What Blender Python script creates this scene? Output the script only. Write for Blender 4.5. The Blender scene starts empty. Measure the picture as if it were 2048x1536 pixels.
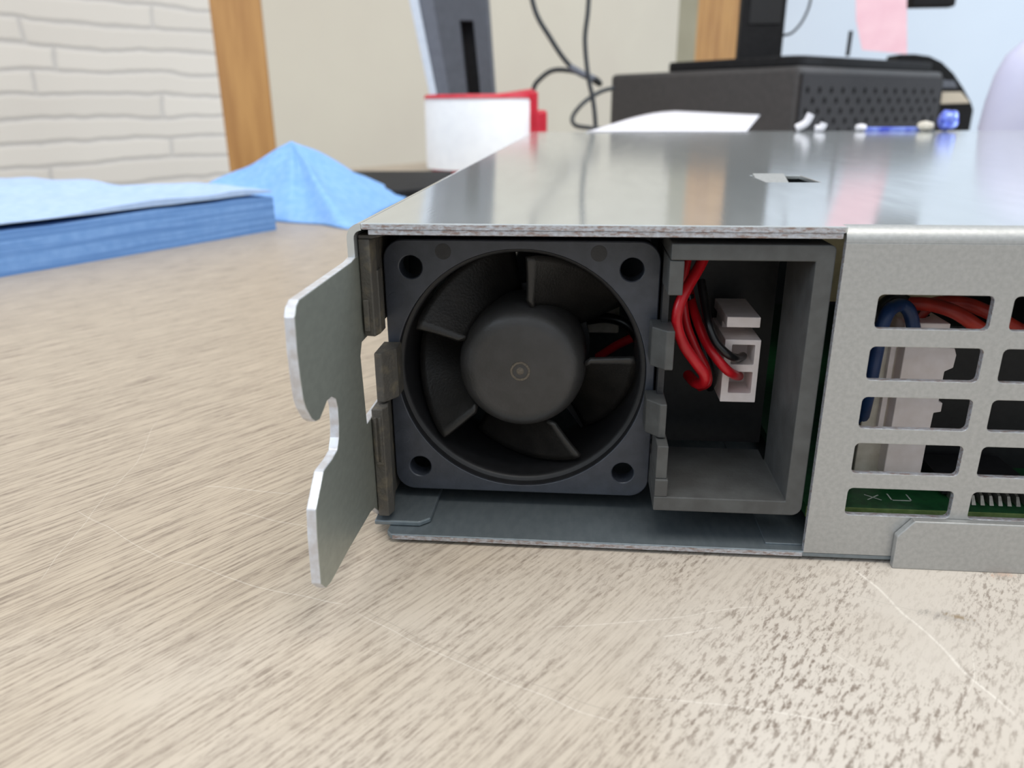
import bpy, bmesh, math, random
from mathutils import Vector, Matrix, noise
random.seed(7)
S = bpy.context.scene
COL = S.collection
# ------------------------------------------------------------------ camera (millimetres, then metres)
# working frame: x right along the unit's front, y away from the camera, z up, origin at the fan's centre
YAW, PITCH, ROLL, FPX = 0.09052122, 0.34514279, -0.00590710, 1547.2451
CAM = Vector((8.7215, -109.9516, 37.9959))
TZ = -24.0                                  # table top in the working frame
def W(p): return Vector((p[0] * .001, p[1] * .001, (p[2] - TZ) * .001 + .75))
cy, sy, cp, sp, cr, sr = math.cos(YAW), math.sin(YAW), math.cos(PITCH), math.sin(PITCH), math.cos(ROLL), math.sin(ROLL)
FWD = Vector((-sy * cp, cy * cp, -sp)); R0 = Vector((cy, sy, 0)); U0 = R0.cross(FWD)
RT = cr * R0 + sr * U0; UP = -sr * R0 + cr * U0
cam = bpy.data.objects.new('camera', bpy.data.cameras.new('camera')); COL.objects.link(cam); S.camera = cam
cam.matrix_world = Matrix.Translation(W(CAM)) @ Matrix((RT, UP, -FWD)).transposed().to_4x4()
cam.data.sensor_width = 36; cam.data.lens = FPX / 2048 * 36
cam.data.clip_start = .01; cam.data.clip_end = 50
cam.data.dof.use_dof = True; cam.data.dof.focus_distance = .116; cam.data.dof.aperture_fstop = 30

w = bpy.data.worlds.new('world'); S.world = w; w.use_nodes = True
w.node_tree.nodes['Background'].inputs[0].default_value = (.86, .93, 1, 1)
# brighter overhead than at eye level, as in a room lit from its ceiling
_t = w.node_tree; _tc = _t.nodes.new('ShaderNodeTexCoord'); _sp = _t.nodes.new('ShaderNodeSeparateXYZ'); _mr = _t.nodes.new('ShaderNodeMapRange')
_t.links.new(_tc.outputs['Generated'], _sp.inputs[0]); _t.links.new(_sp.outputs[2], _mr.inputs[0]); _t.links.new(_mr.outputs[0], _t.nodes['Background'].inputs[1])
for _i, _v in ((1, -.1), (2, .8), (3, .24), (4, 1.2)): _mr.inputs[_i].default_value = _v
S.view_settings.view_transform = 'Standard'; S.view_settings.look = 'None'
S.view_settings.exposure = .08; S.view_settings.gamma = 1
def area(name, loc, target, size, power, color):
    l = bpy.data.lights.new(name, 'AREA'); l.shape = 'RECTANGLE'; l.size, l.size_y = size; l.energy = power; l.color = color
    o = bpy.data.objects.new(name, l); COL.objects.link(o); o.location = loc
    o.rotation_euler = (Vector(target) - Vector(loc)).to_track_quat('-Z', 'Y').to_euler(); return o
area('ceiling_light', (.2, -.35, 2.6), (.2, .2, .7), (1.6, 1.0), 26, (1, .95, .87))
area('window_light', (-2.2, -1.3, 2.0), (0, 0, .8), (1.5, 1.3), 26, (.72, .85, 1))
area('daylight_from_right', (2.9, .5, 1.9), (1.1, 2.6, .8), (1.6, 1.6), 58, (.78, .89, 1))

# ------------------------------------------------------------------ helpers
def ray(px): return RT * ((px[0] - 1024) / FPX) + UP * (-(px[1] - 768) / FPX) + FWD
def at(px, axis, val):
    d = ray(px); t = (val - CAM[axis]) / d[axis]; return CAM + d * t
ORG = {}
def rgb(r, g, b):
    f = lambda c: ((c / 255 + .055) / 1.055) ** 2.4 if c > 10 else c / 255 / 12.92
    return (f(r), f(g), f(b), 1)
def nd(t, kind, **kw):
    n = t.nodes.new(kind)
    for k, v in kw.items():
        if isinstance(k, str) and hasattr(n, k): setattr(n, k, v)
    return n
def mat(name, c, rough=.5, metal=0, c2=None, nscale=600, bump=0, bscale=None, rvar=0, spec=.5, coat=0, stretch=(1, 1, 1), lo=.35, hi=.65):
    m = bpy.data.materials.new(name); m.use_nodes = True; t = m.node_tree; b = t.nodes['Principled BSDF']
    b.inputs['Base Color'].default_value = c; b.inputs['Roughness'].default_value = rough; b.inputs['Metallic'].default_value = metal
    b.inputs['Specular IOR Level'].default_value = spec; b.inputs['Coat Weight'].default_value = coat
    tc = nd(t, 'ShaderNodeTexCoord'); mp = nd(t, 'ShaderNodeMapping'); mp.inputs['Scale'].default_value = stretch
    t.links.new(tc.outputs['Object'], mp.inputs[0])
    n = nd(t, 'ShaderNodeTexNoise'); n.inputs['Scale'].default_value = nscale; n.inputs['Detail'].default_value = 6
    t.links.new(mp.outputs[0], n.inputs['Vector'])
    r = nd(t, 'ShaderNodeMapRange'); r.inputs[1].default_value = lo; r.inputs[2].default_value = hi
    t.links.new(n.outputs['Fac'], r.inputs[0])
    mx = nd(t, 'ShaderNodeMix', data_type='RGBA'); mx.inputs[6].default_value = c
    mx.inputs[7].default_value = c2 or tuple(x * .82 for x in c[:3]) + (1,)
    t.links.new(r.outputs[0], mx.inputs[0]); t.links.new(mx.outputs[2], b.inputs['Base Color'])
    if rvar:
        r2 = nd(t, 'ShaderNodeMapRange'); r2.inputs[3].default_value = rough; r2.inputs[4].default_value = rough + rvar
        t.links.new(n.outputs['Fac'], r2.inputs[0]); t.links.new(r2.outputs[0], b.inputs['Roughness'])
    if bump:
        n2 = nd(t, 'ShaderNodeTexNoise'); n2.inputs['Scale'].default_value = bscale or nscale * 2; n2.inputs['Detail'].default_value = 4
        t.links.new(mp.outputs[0], n2.inputs['Vector'])
        bp = nd(t, 'ShaderNodeBump'); bp.inputs['Strength'].default_value = bump; bp.inputs['Distance'].default_value = .0004
        t.links.new(n2.outputs['Fac'], bp.inputs['Height']); t.links.new(bp.outputs[0], b.inputs['Normal'])
    return m
def mk(name, bm, m, parent=None, smooth=0, bevel=0, segs=2, solid=0, label=None):
    vs = [v.co.copy() for v in bm.verts]
    if parent is not None: org = ORG[parent.name]
    else: org = Vector(((min(v.x for v in vs) + max(v.x for v in vs)) / 2, (min(v.y for v in vs) + max(v.y for v in vs)) / 2, min(v.z for v in vs)))
    for v in bm.verts: v.co = (v.co - org) * .001
    bmesh.ops.recalc_face_normals(bm, faces=bm.faces)
    me = bpy.data.meshes.new(name); bm.to_mesh(me); bm.free(); me.materials.append(m)
    o = bpy.data.objects.new(name, me); COL.objects.link(o); ORG[o.name] = org
    if parent is not None: o.parent = parent
    else: o.location = W(org)
    if smooth:
        for p in me.polygons: p.use_smooth = True
        me.set_sharp_from_angle(angle=math.radians(smooth))
    if solid:
        s = o.modifiers.new('solid', 'SOLIDIFY'); s.thickness = solid * .001; s.offset = 0
    if bevel:
        b = o.modifiers.new('bevel', 'BEVEL'); b.width = bevel * .001; b.segments = segs; b.limit_method = 'ANGLE'; b.angle_limit = math.radians(35)
        b.harden_normals = False
    if label: o['label'] = label
    return o
def tag(o, label, cat, group=None):
    o['label'] = label; o['category'] = cat
    if group: o['group'] = group
    return o
def struct(o): o['kind'] = 'structure'; return o
def thing(name, org, label, cat, group=None):
    o = bpy.data.objects.new(name, None); COL.objects.link(o); o.empty_display_size = .02; o.location = W(org); ORG[o.name] = Vector(org)
    return tag(o, label, cat, group)
def B(): return bmesh.new()
def m3(axis, u, v, wv):
    return {'x': (wv, u, v), 'y': (u, wv, v), 'z': (u, v, wv)}[axis]
def poly(bm, pts, axis, a, b, holes=()):
    """prism of a 2D outline (with holes) between a and b along axis"""
    if not holes:
        f0 = [bm.verts.new(m3(axis, p[0], p[1], a)) for p in pts]; f1 = [bm.verts.new(m3(axis, p[0], p[1], b)) for p in pts]
        bm.faces.new(f0); bm.faces.new(f1[::-1]); n = len(pts)
        for i in range(n): bm.faces.new((f0[i], f0[(i + 1) % n], f1[(i + 1) % n], f1[i]))
        return bm
    loops = [list(pts)] + [list(h) for h in holes]; es = []; allv = []
    for L in loops:
        vs = [bm.verts.new(m3(axis, p[0], p[1], a)) for p in L]; allv.append(vs)
        es += [bm.edges.new((vs[i], vs[(i + 1) % len(vs)])) for i in range(len(vs))]
    r = bmesh.ops.triangle_fill(bm, use_beauty=True, edges=es)
    fs = [g for g in r['geom'] if isinstance(g, bmesh.types.BMFace)]
    top = {}
    for vs in allv:
        t = [bm.verts.new(m3(axis, *[c for c in {'x': (v.co.y, v.co.z), 'y': (v.co.x, v.co.z), 'z': (v.co.x, v.co.y)}[axis]], b)) for v in vs]
        for v, q in zip(vs, t): top[v] = q
        for i in range(len(vs)): bm.faces.new((vs[i], vs[(i + 1) % len(vs)], t[(i + 1) % len(vs)], t[i]))
    for f in fs:
        bm.faces.new([top[v] for v in f.verts][::-1])
    return bm
def box(bm, x0, x1, y0, y1, z0, z1): return poly(bm, [(x0, y0), (x1, y0), (x1, y1), (x0, y1)], 'z', z0, z1)
def circ(cx, cz, r, n=40, a0=0, a1=360):
    full = a1 - a0 == 360; k = n if full else n + 1
    return [(cx + r * math.cos(math.radians(a0 + (a1 - a0) * i / n)), cz + r * math.sin(math.radians(a0 + (a1 - a0) * i / n))) for i in range(k)]
def rrect(x0, x1, z0, z1, r, n=6):
    return circ(x1 - r, z1 - r, r, n, 0, 90) + circ(x0 + r, z1 - r, r, n, 90, 180) + circ(x0 + r, z0 + r, r, n, 180, 270) + circ(x1 - r, z0 + r, r, n, 270, 360)
def lathe(bm, prof, c, axis='y', n=64, closed=False):
    """prof: (radius, height along the axis)"""
    rings = []
    for r, h in prof:
        if r < 1e-6: rings.append([bm.verts.new({'y': (c[0], c[1] + h, c[2]), 'z': (c[0], c[1], c[2] + h)}[axis])]); continue
        q = []
        for i in range(n):
            a = 2 * math.pi * i / n; u, v = r * math.cos(a), r * math.sin(a)
            q.append(bm.verts.new({'y': (c[0] + u, c[1] + h, c[2] + v), 'z': (c[0] + u, c[1] + v, c[2] + h)}[axis]))
        rings.append(q)
    pairs = list(zip(rings, rings[1:])) + ([(rings[-1], rings[0])] if closed else [])
    for A, C in pairs:
        for i in range(n):
            j = (i + 1) % n
            if len(A) == 1 and len(C) == 1: break
            if len(A) == 1: bm.faces.new((A[0], C[i], C[j]))
            elif len(C) == 1: bm.faces.new((A[i], C[0], A[j]))
            else: bm.faces.new((A[i], C[i], C[j], A[j]))
    return bm
def spline(pts, k=10):
    P = [Vector(p) for p in pts]; P = [P[0] * 2 - P[1]] + P + [P[-1] * 2 - P[-2]]; out = []
    for i in range(1, len(P) - 2):
        for j in range(k):
            t = j / k; a, b, c, d = P[i - 1:i + 3]
            out.append(.5 * ((2 * b) + (c - a) * t + (2 * a - 5 * b + 4 * c - d) * t * t + (3 * b - a - 3 * c + d) * t ** 3))
    out.append(P[-2]); return out
def tube(bm, pts, r, n=12, k=10):
    q = spline(pts, k) if k > 1 else [Vector(p) for p in pts]; rings = []; nrm = None
    for i, p in enumerate(q):
        t = (q[min(i + 1, len(q) - 1)] - q[max(i - 1, 0)]).normalized()
        if nrm is None: nrm = t.orthogonal().normalized()
        nrm = (nrm - t * nrm.dot(t)).normalized(); bn = t.cross(nrm)
        rings.append([bm.verts.new(p + (nrm * math.cos(2 * math.pi * s / n) + bn * math.sin(2 * math.pi * s / n)) * r) for s in range(n)])
    for A, C in zip(rings, rings[1:]):
        for s in range(n): bm.faces.new((A[s], A[(s + 1) % n], C[(s + 1) % n], C[s]))
    bm.faces.new(rings[0]); bm.faces.new(rings[-1][::-1]); return bm
def hull8(bm, bottom, top):
    a = [bm.verts.new(p) for p in bottom]; b = [bm.verts.new(p) for p in top]; n = len(a)
    bm.faces.new(a); bm.faces.new(b[::-1])
    for i in range(n): bm.faces.new((a[i], a[(i + 1) % n], b[(i + 1) % n], b[i]))
    return bm

# ------------------------------------------------------------------ materials
M = {}
M['zinc'] = mat('galvanised_steel', rgb(176, 176, 174), .4, .6, rgb(166, 166, 164), 1600, .05, 4000, .08)
M['zinc_dark'] = mat('dull_galvanised_steel', rgb(130, 139, 144), .42, .7, rgb(120, 129, 134), 900, .03, 3000, .1, stretch=(1, .4, 1))
M['ear'] = mat('brushed_ear_steel', rgb(166, 170, 160), .38, .7, rgb(158, 161, 152), 1200, .02, 3000, .08, stretch=(1, .5, 1))
M['cut'] = mat('cut_edge_with_glint', rgb(214, 218, 226), .35, .5, rgb(196, 194, 196), 700, .1, 2500, .12)  # cut metal; its pale colour also stands in for light the edges reflect
M['cover'] = mat('smooth_zinc_sheet', rgb(196, 200, 200), .085, .55, rgb(188, 192, 192), 300, .01, 1500, .05, stretch=(1, .2, 1))
M['black'] = mat('black_plastic', rgb(38, 38, 40), .42, 0, rgb(32, 32, 34), 700, .12, 3000, .1)
M['fan'] = mat('fan_frame_plastic', rgb(59, 63, 72), .3, 0, rgb(51, 55, 63), 500, .06, 2500, .14)
M['hub'] = mat('dusty_hub_plastic', rgb(60, 59, 59), .34, 0, rgb(54, 53, 52), 400, .12, 2500, .1)
M['blade'] = mat('dusty_blade_plastic', rgb(44, 42, 40), .42, 0, rgb(32, 31, 30), 250, .15, 2500)
M['bracket'] = mat('grey_bracket_plastic', rgb(76, 77, 76), .5, 0, rgb(66, 66, 65), 400, .1, 2000)
M['dusty'] = mat('dusty_bracket_plastic', rgb(74, 71, 66), .6, 0, rgb(104, 96, 80), 500, .3, 2000, lo=.5, hi=.75)
M['nylon'] = mat('white_nylon', rgb(240, 229, 226), .45, 0, rgb(232, 220, 215), 500, spec=.4)
M['ivory'] = mat('ivory_nylon', rgb(214, 207, 194), .5, 0, rgb(196, 188, 172), 500)
M['red_wire'] = mat('red_wire_insulation', rgb(196, 22, 34), .35, 0, rgb(176, 14, 26), 400)
M['black_wire'] = mat('black_wire_insulation', rgb(22, 22, 24), .3, 0, rgb(16, 16, 17), 400)
M['blue_wire'] = mat('blue_wire_insulation', rgb(28, 58, 104), .4, 0, rgb(20, 46, 88), 400)
M['orange_wire'] = mat('red_orange_wire_insulation', rgb(176, 44, 26), .4, 0, rgb(150, 34, 22), 400)
M['pcb'] = mat('green_circuit_board', rgb(28, 84, 46), .4, 0, rgb(20, 66, 36), 900)
M['pcb_edge'] = mat('board_edge', rgb(120, 140, 84), .6, 0, rgb(98, 120, 66), 900)
M['tin'] = mat('solder_tin', rgb(190, 188, 180), .3, .9, rgb(160, 156, 146), 900)
M['gold'] = mat('gold_contact', rgb(196, 152, 70), .35, .9, rgb(160, 120, 50), 900)
M['dark'] = mat('dark_component', rgb(30, 30, 32), .5, 0, rgb(22, 22, 24), 900)
M['towel'] = mat('blue_paper_towel', rgb(124, 162, 214), .9, 0, rgb(112, 152, 206), 220, .35, 900, spec=.15)
M['towel_top'] = mat('pale_blue_paper_towel', rgb(172, 192, 222), .9, 0, rgb(160, 182, 216), 220, .3, 900, spec=.15)
M['towel_bright'] = mat('sky_blue_paper_towel', rgb(140, 182, 234), .9, 0, rgb(126, 170, 226), 220, .35, 900, spec=.15)
M['paper'] = mat('white_paper', rgb(226, 223, 228), .8, 0, rgb(220, 217, 224), 100)
M['white_roll'] = mat('white_roll_paper', rgb(243, 244, 246), .7, 0, rgb(238, 239, 242), 100)
M['red'] = mat('red_plastic', rgb(206, 36, 58), .45, 0, rgb(190, 28, 50), 150)
M['pc'] = mat('charcoal_case_paint', rgb(66, 63, 63), .55, 0, rgb(58, 56, 56), 200, .1, 1500)
M['pc_black'] = mat('black_case_plastic', rgb(28, 28, 30), .7, 0, rgb(20, 20, 22), 200, spec=.25)
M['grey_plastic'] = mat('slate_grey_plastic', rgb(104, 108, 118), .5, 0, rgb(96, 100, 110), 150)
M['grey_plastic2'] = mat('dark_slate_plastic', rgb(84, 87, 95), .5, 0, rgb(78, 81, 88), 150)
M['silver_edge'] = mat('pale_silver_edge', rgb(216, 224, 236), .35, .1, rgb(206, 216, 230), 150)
M['cable'] = mat('dark_cable_jacket', rgb(44, 48, 52), .45, 0, rgb(38, 42, 46), 150)
M['pink'] = mat('pink_paper', rgb(244, 204, 214), .8, 0, rgb(238, 194, 206), 60)
M['blue_film'] = mat('shiny_blue_film', rgb(70, 84, 214), .18, .4, rgb(150, 170, 250), 260)
M['lilac'] = mat('pale_lilac_plastic', rgb(206, 206, 228), .45, 0, rgb(196, 196, 222), 20)
M['wood'] = mat('oak_trim', rgb(196, 144, 80), .5, 0, rgb(170, 118, 60), 14, stretch=(3, 3, .35))
M['beige'] = mat('beige_paint', rgb(210, 199, 180), .7, 0, rgb(206, 194, 176), 4)
M['beige_light'] = mat('pale_beige_paint', rgb(224, 215, 204), .7, 0, rgb(220, 211, 200), 4)
M['olive'] = mat('olive_paint', rgb(158, 148, 122), .6, 0, rgb(150, 140, 114), 8)
M['blue_wall'] = mat('pale_blue_wall_paint', rgb(214, 222, 232), .7, 0, rgb(210, 218, 229), 3)
M['floor'] = mat('grey_floor_tile', rgb(150, 146, 140), .5, 0, rgb(136, 132, 126), 8)

def edge_metal():
    """sheet edge seen end-on: bluish zinc with a broken line of rust along the seam"""
    m = mat('rusty_sheet_edge', rgb(196, 200, 208), .4, .6, rgb(172, 172, 176), 1500, .3, 3000)
    t = m.node_tree; b = t.nodes['Principled BSDF']; src = b.inputs['Base Color'].links[0].from_socket
    tc = nd(t, 'ShaderNodeTexCoord'); mp = nd(t, 'ShaderNodeMapping'); mp.inputs['Scale'].default_value = (.28, 1, 1)
    n = nd(t, 'ShaderNodeTexNoise'); n.inputs['Scale'].default_value = 2600; n.inputs['Detail'].default_value = 8; n.inputs['Roughness'].default_value = .7
    r = nd(t, 'ShaderNodeMapRange'); r.inputs[1].default_value = .48; r.inputs[2].default_value = .6; r.inputs[4].default_value = .8
    mx = nd(t, 'ShaderNodeMix', data_type='RGBA'); mx.inputs[7].default_value = rgb(142, 116, 104)
    t.links.new(tc.outputs['Object'], mp.inputs[0]); t.links.new(mp.outputs[0], n.inputs['Vector']); t.links.new(n.outputs['Fac'], r.inputs[0])
    t.links.new(r.outputs[0], mx.inputs[0]); t.links.new(src, mx.inputs[6]); t.links.new(mx.outputs[2], b.inputs['Base Color'])
    return m
M['edge'] = edge_metal()

STREAK = math.radians(56)                   # direction of the printed grain in the table's plane, from +x
def table_material():
    m = bpy.data.materials.new('worn_linen_laminate'); m.use_nodes = True; t = m.node_tree; b = t.nodes['Principled BSDF']; L = t.links.new
    tc = nd(t, 'ShaderNodeTexCoord')
    def math_(op, a, c=None, clamp=False):
        n = nd(t, 'ShaderNodeMath', operation=op); n.use_clamp = clamp
        for i, v in enumerate((a, c)):
            if v is None: continue
            if isinstance(v, (int, float)): n.inputs[i].default_value = v
            else: L(v, n.inputs[i])
        return n.outputs[0]
    def mapping(loc=(0, 0, 0), rot=0, sc=(1, 1, 1), vec=None, kind='TEXTURE'):
        n = nd(t, 'ShaderNodeMapping', vector_type=kind); n.inputs['Location'].default_value = loc; n.inputs['Rotation'].default_value = (0, 0, rot); n.inputs['Scale'].default_value = sc
        L(vec or tc.outputs['Object'], n.inputs[0]); return n.outputs[0]
    def noi(vec, sc, det=4, rough=.5, dist=0):
        n = nd(t, 'ShaderNodeTexNoise'); n.inputs['Scale'].default_value = sc; n.inputs['Detail'].default_value = det; n.inputs['Roughness'].default_value = rough; n.inputs['Distortion'].default_value = dist
        L(vec, n.inputs['Vector']); return n.outputs['Fac']
    def mr(v, a, c, lo=0, hi=1):
        n = nd(t, 'ShaderNodeMapRange'); n.inputs[1].default_value = a; n.inputs[2].default_value = c; n.inputs[3].default_value = lo; n.inputs[4].default_value = hi; L(v, n.inputs[0]); return n.outputs[0]
    g = mapping(rot=STREAK)                                        # x along the grain
    gs = mapping(sc=(.045, 1, 1), vec=g, kind='POINT')
    gs2 = mapping(sc=(.3, 1, 1), vec=g, kind='POINT')
    fine = noi(gs, 2000, 4, .6); med = noi(gs, 500, 3, .5); short = noi(gs2, 1500, 5, .72)
    streak = math_('ADD', math_('MULTIPLY', mr(fine, .45, .6), mr(short, .35, .6, .35, 1.15)), mr(med, .45, .65, 0, .3))
    speck = mr(short, .49, .6)
    patch = noi(mapping(sc=(.4, 1, 1), vec=g, kind='POINT'), 75, 5, .6)
    # wear: printed grain rubbed away towards the front right
    sep = nd(t, 'ShaderNodeSeparateXYZ'); L(tc.outputs['Object'], sep.inputs[0])
    pos = math_('ADD', math_('MULTIPLY', sep.outputs[0], 8.0), math_('MULTIPLY', sep.outputs[1], -3.5))
    wear = mr(math_('ADD', pos, mr(noi(tc.outputs['Object'], 22, 3), .3, .7, -.35, .35)), WEAR[0], WEAR[1])
    fade = math_('MULTIPLY', wear, mr(patch, .38, .6, 1, 0))
    dark = nd(t, 'ShaderNodeMix'); L(wear, dark.inputs[0]); L(math_('MULTIPLY', streak, .62, True), dark.inputs[2])
    L(math_('MULTIPLY', math_('MULTIPLY', speck, mr(patch, .4, .6, .16, 1)), .9, True), dark.inputs[3])
    c1 = nd(t, 'ShaderNodeMix', data_type='RGBA'); c1.inputs[6].default_value = rgb(178, 164, 146); c1.inputs[7].default_value = rgb(192, 183, 172); L(wear, c1.inputs[0])
    c2 = nd(t, 'ShaderNodeMix', data_type='RGBA'); L(c1.outputs[2], c2.inputs[6]); c2.inputs[7].default_value = rgb(112, 98, 86); L(dark.outputs[0], c2.inputs[0])
    col = c2.outputs[2]
    wob = noi(tc.outputs['Object'], 40, 2)
    for (x0, y0, x1, y1, wd, c, st) in SCRATCH:
        wd *= .85; st *= .75
        ang = math.atan2(y1 - y0, x1 - x0); ln = math.hypot(x1 - x0, y1 - y0) * .001
        v = mapping(loc=(x0 * .001, y0 * .001, 0), rot=ang); s2 = nd(t, 'ShaderNodeSeparateXYZ'); L(v, s2.inputs[0])
        d = math_('ABSOLUTE', math_('ADD', s2.outputs[1], math_('MULTIPLY', math_('SUBTRACT', wob, .5), .006)))
        mk1 = mr(d, 0, wd * .001, 1, 0); mk2 = mr(math_('ABSOLUTE', math_('SUBTRACT', s2.outputs[0], ln / 2)), ln * .42, ln * .5, 1, 0)
        f = math_('MULTIPLY', math_('MULTIPLY', mk1, mk2), math_('MULTIPLY', mr(short, .3, .6, 1, .5), st))
        mx = nd(t, 'ShaderNodeMix', data_type='RGBA'); L(f, mx.inputs[0]); L(col, mx.inputs[6]); mx.inputs[7].default_value = c; col = mx.outputs[2]
    for (x0, y0, rx, ry, ang, c, st) in STAIN:
        v = mapping(loc=(x0 * .001, y0 * .001, 0), rot=math.radians(ang), sc=(rx * .001, ry * .001, 1)); ln = nd(t, 'ShaderNodeVectorMath', operation='LENGTH'); L(v, ln.inputs[0])
        f = math_('MULTIPLY', mr(math_('ADD', ln.outputs['Value'], mr(short, .35, .65, -.35, .45)), .5, 1.1, 1, 0), st)
        mx = nd(t, 'ShaderNodeMix', data_type='RGBA'); L(f, mx.inputs[0]); L(col, mx.inputs[6]); mx.inputs[7].default_value = c; col = mx.outputs[2]
    L(col, b.inputs['Base Color']); b.inputs['Roughness'].default_value = .42
    bp = nd(t, 'ShaderNodeBump'); bp.inputs['Strength'].default_value = .12; bp.inputs['Distance'].default_value = .0002; L(fine, bp.inputs['Height']); L(bp.outputs[0], b.inputs['Normal'])
    return m
WEAR = (-.3, .65)
pale, greyc = rgb(236, 230, 220), rgb(120, 114, 106)
def tp(px): q = at(px, 2, TZ); return q.x, q.y
SCRATCH = []
for a, b_, wd, c, st in [((330, 1120), (700, 1215), .12, pale, .7), ((700, 1215), (1250, 1430), .14, greyc, .6), ((700, 1225), (1250, 1450), .12, pale, .6),
        ((1080, 1250), (1560, 1215), .15, pale, .5), ((1320, 1270), (1450, 1260), .2, pale, .7), ((1690, 1130), (2048, 1440), .3, pale, .75), ((1240, 1390), (1700, 1440), .16, pale, .6),
        ((1530, 1145), (1470, 1240), .15, greyc, .6), ((1430, 1110), (2048, 1290), .1, greyc, .45), ((1210, 1210), (1500, 1330), .1, greyc, .4), ((1020, 1390), (1075, 1445), .12, greyc, .6),
        ((70, 1180), (330, 830), .1, pale, .6), ((150, 1020), (330, 1120), .12, pale, .6), ((400, 975), (600, 985), .2, pale, .6), ((480, 1020), (640, 1055), .2, pale, .5), ((1880, 1500), (1960, 1300), .1, pale, .5),
        ((1600, 1260), (1740, 1350), .1, pale, .6), ((1400, 1536), (1480, 1440), .08, greyc, .4)]:
    x0, y0 = tp(a); x1, y1 = tp(b_); SCRATCH.append((x0, y0, x1, y1, wd, c, st))
sx, sy_ = tp((1890, 1232)); qx, qy = tp((2005, 1150))
STAIN = [(sx, sy_, 5.2, 1.6, -12, rgb(132, 125, 118), .8), (sx + 1.5, sy_, 2.2, .7, -15, rgb(140, 118, 84), .7), (qx, qy, 2.5, 1.2, 10, rgb(168, 116, 84), .7)]

# ------------------------------------------------------------------ the room
WDIR = Vector((math.sin(math.radians(34)), math.cos(math.radians(34)), 0)); WN = Vector((WDIR.y, -WDIR.x, 0))
WP = CAM + Vector((-219, 885, 0)) * 2.0
def onwall(px, off=0):
    d = ray(px); t = ((WP + WN * off) - CAM).dot(WN) / d.dot(WN); return CAM + d * t
def ws(px): return (onwall((px, 200)) - WP).dot(WDIR)
TFZ = TZ - 750
def wallpiece(name, s0, s1, z0, z1, t0, t1, m, bevel=0):
    bm = B(); poly(bm, [(s0, z0), (s1, z0), (s1, z1), (s0, z1)], 'y', -t1, -t0)
    for v in bm.verts: v.co = v.co * .001
    bmesh.ops.recalc_face_normals(bm, faces=bm.faces)
    me = bpy.data.meshes.new(name); bm.to_mesh(me); bm.free(); me.materials.append(m)
    o = bpy.data.objects.new(name, me); COL.objects.link(o); o.location = W(Vector((WP.x, WP.y, 0)))
    o.rotation_euler = (0, 0, math.atan2(WDIR.y, WDIR.x))
    ORG[o.name] = None
    if bevel: b = o.modifiers.new('bevel', 'BEVEL'); b.width = bevel * .001; b.segments = 2
    return o
def stone_wall():
    m = bpy.data.materials.new('painted_split_stone'); m.use_nodes = True; t = m.node_tree; b = t.nodes['Principled BSDF']; L = t.links.new
    tc = nd(t, 'ShaderNodeTexCoord'); n = nd(t, 'ShaderNodeTexNoise'); n.inputs['Scale'].default_value = 12; n.inputs['Detail'].default_value = 7; L(tc.outputs['Object'], n.inputs['Vector'])
    sb = nd(t, 'ShaderNodeVectorMath', operation='MULTIPLY_ADD'); L(n.outputs['Color'], sb.inputs[0]); sb.inputs[1].default_value = (.03, 0, .02); L(tc.outputs['Object'], sb.inputs[2])
    sp_ = nd(t, 'ShaderNodeSeparateXYZ'); L(sb.outputs[0], sp_.inputs[0]); cb = nd(t, 'ShaderNodeCombineXYZ'); L(sp_.outputs[0], cb.inputs[0]); L(sp_.outputs[2], cb.inputs[1])
    br = nd(t, 'ShaderNodeTexBrick'); L(cb.outputs[0], br.inputs['Vector']); br.inputs['Scale'].default_value = 1; br.inputs['Brick Width'].default_value = .52; br.inputs['Row Height'].default_value = BRICK
    br.inputs['Mortar Size'].default_value = .0058; br.inputs['Mortar Smooth'].default_value = 1; br.inputs['Color1'].default_value = rgb(228, 219, 208); br.inputs['Color2'].default_value = rgb(221, 212, 201); br.inputs['Mortar'].default_value = rgb(204, 197, 190)
    br.offset = .37; br.squash = 1.3; br.squash_frequency = 3
    L(br.outputs['Color'], b.inputs['Base Color']); b.inputs['Roughness'].default_value = .8
    bp = nd(t, 'ShaderNodeBump'); bp.inputs['Strength'].default_value = .35; bp.inputs['Distance'].default_value = .004
    inv = nd(t, 'ShaderNodeMath', operation='SUBTRACT'); inv.inputs[0].default_value = 1; L(br.outputs['Fac'], inv.inputs[1]); L(inv.outputs[0], bp.inputs['Height']); L(bp.outputs[0], b.inputs['Normal'])
    return m
BRICK = .0335
TOP = 1500
zb = TFZ
sA, sB = ws(405), ws(505)
dlean = 0
struct(wallpiece('wall_left', -2600, sA, zb, TOP, 0, 60, stone_wall()))
struct(wallpiece('trim_1', sA, ws(505), zb, TOP, -12, 60, M['wood'], 2))
struct(wallpiece('wall_back', ws(505), ws(1315), zb, TOP, 0, 60, M['beige']))
struct(wallpiece('trim_2', ws(800), ws(818), zb, TOP, -6, 0, M['beige_light'], 1))
struct(wallpiece('trim_3', ws(827), ws(838), zb, TOP, -5, 0, mat('tan_strip', rgb(190, 166, 122), .6, 0, rgb(180, 156, 112), 10), 1))
struct(wallpiece('trim_4', ws(1052), ws(1088), zb, TOP, -6, 0, M['beige_light'], 1))
struct(wallpiece('trim_5', ws(1316), ws(1352), zb, TOP, -10, 60, M['olive'], 1))
struct(wallpiece('trim_6', ws(1352), ws(1434), zb, TOP, -16, 60, M['wood'], 2))
q0 = onwall((1434, 200)); bm = B(); poly(bm, [(q0.x, q0.y), (q0.x + 3400, q0.y + 60), (q0.x + 3400, q0.y + 130), (q0.x, q0.y + 70)], 'z', zb, TOP); struct(mk('wall_right', bm, M['blue_wall']))
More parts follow.
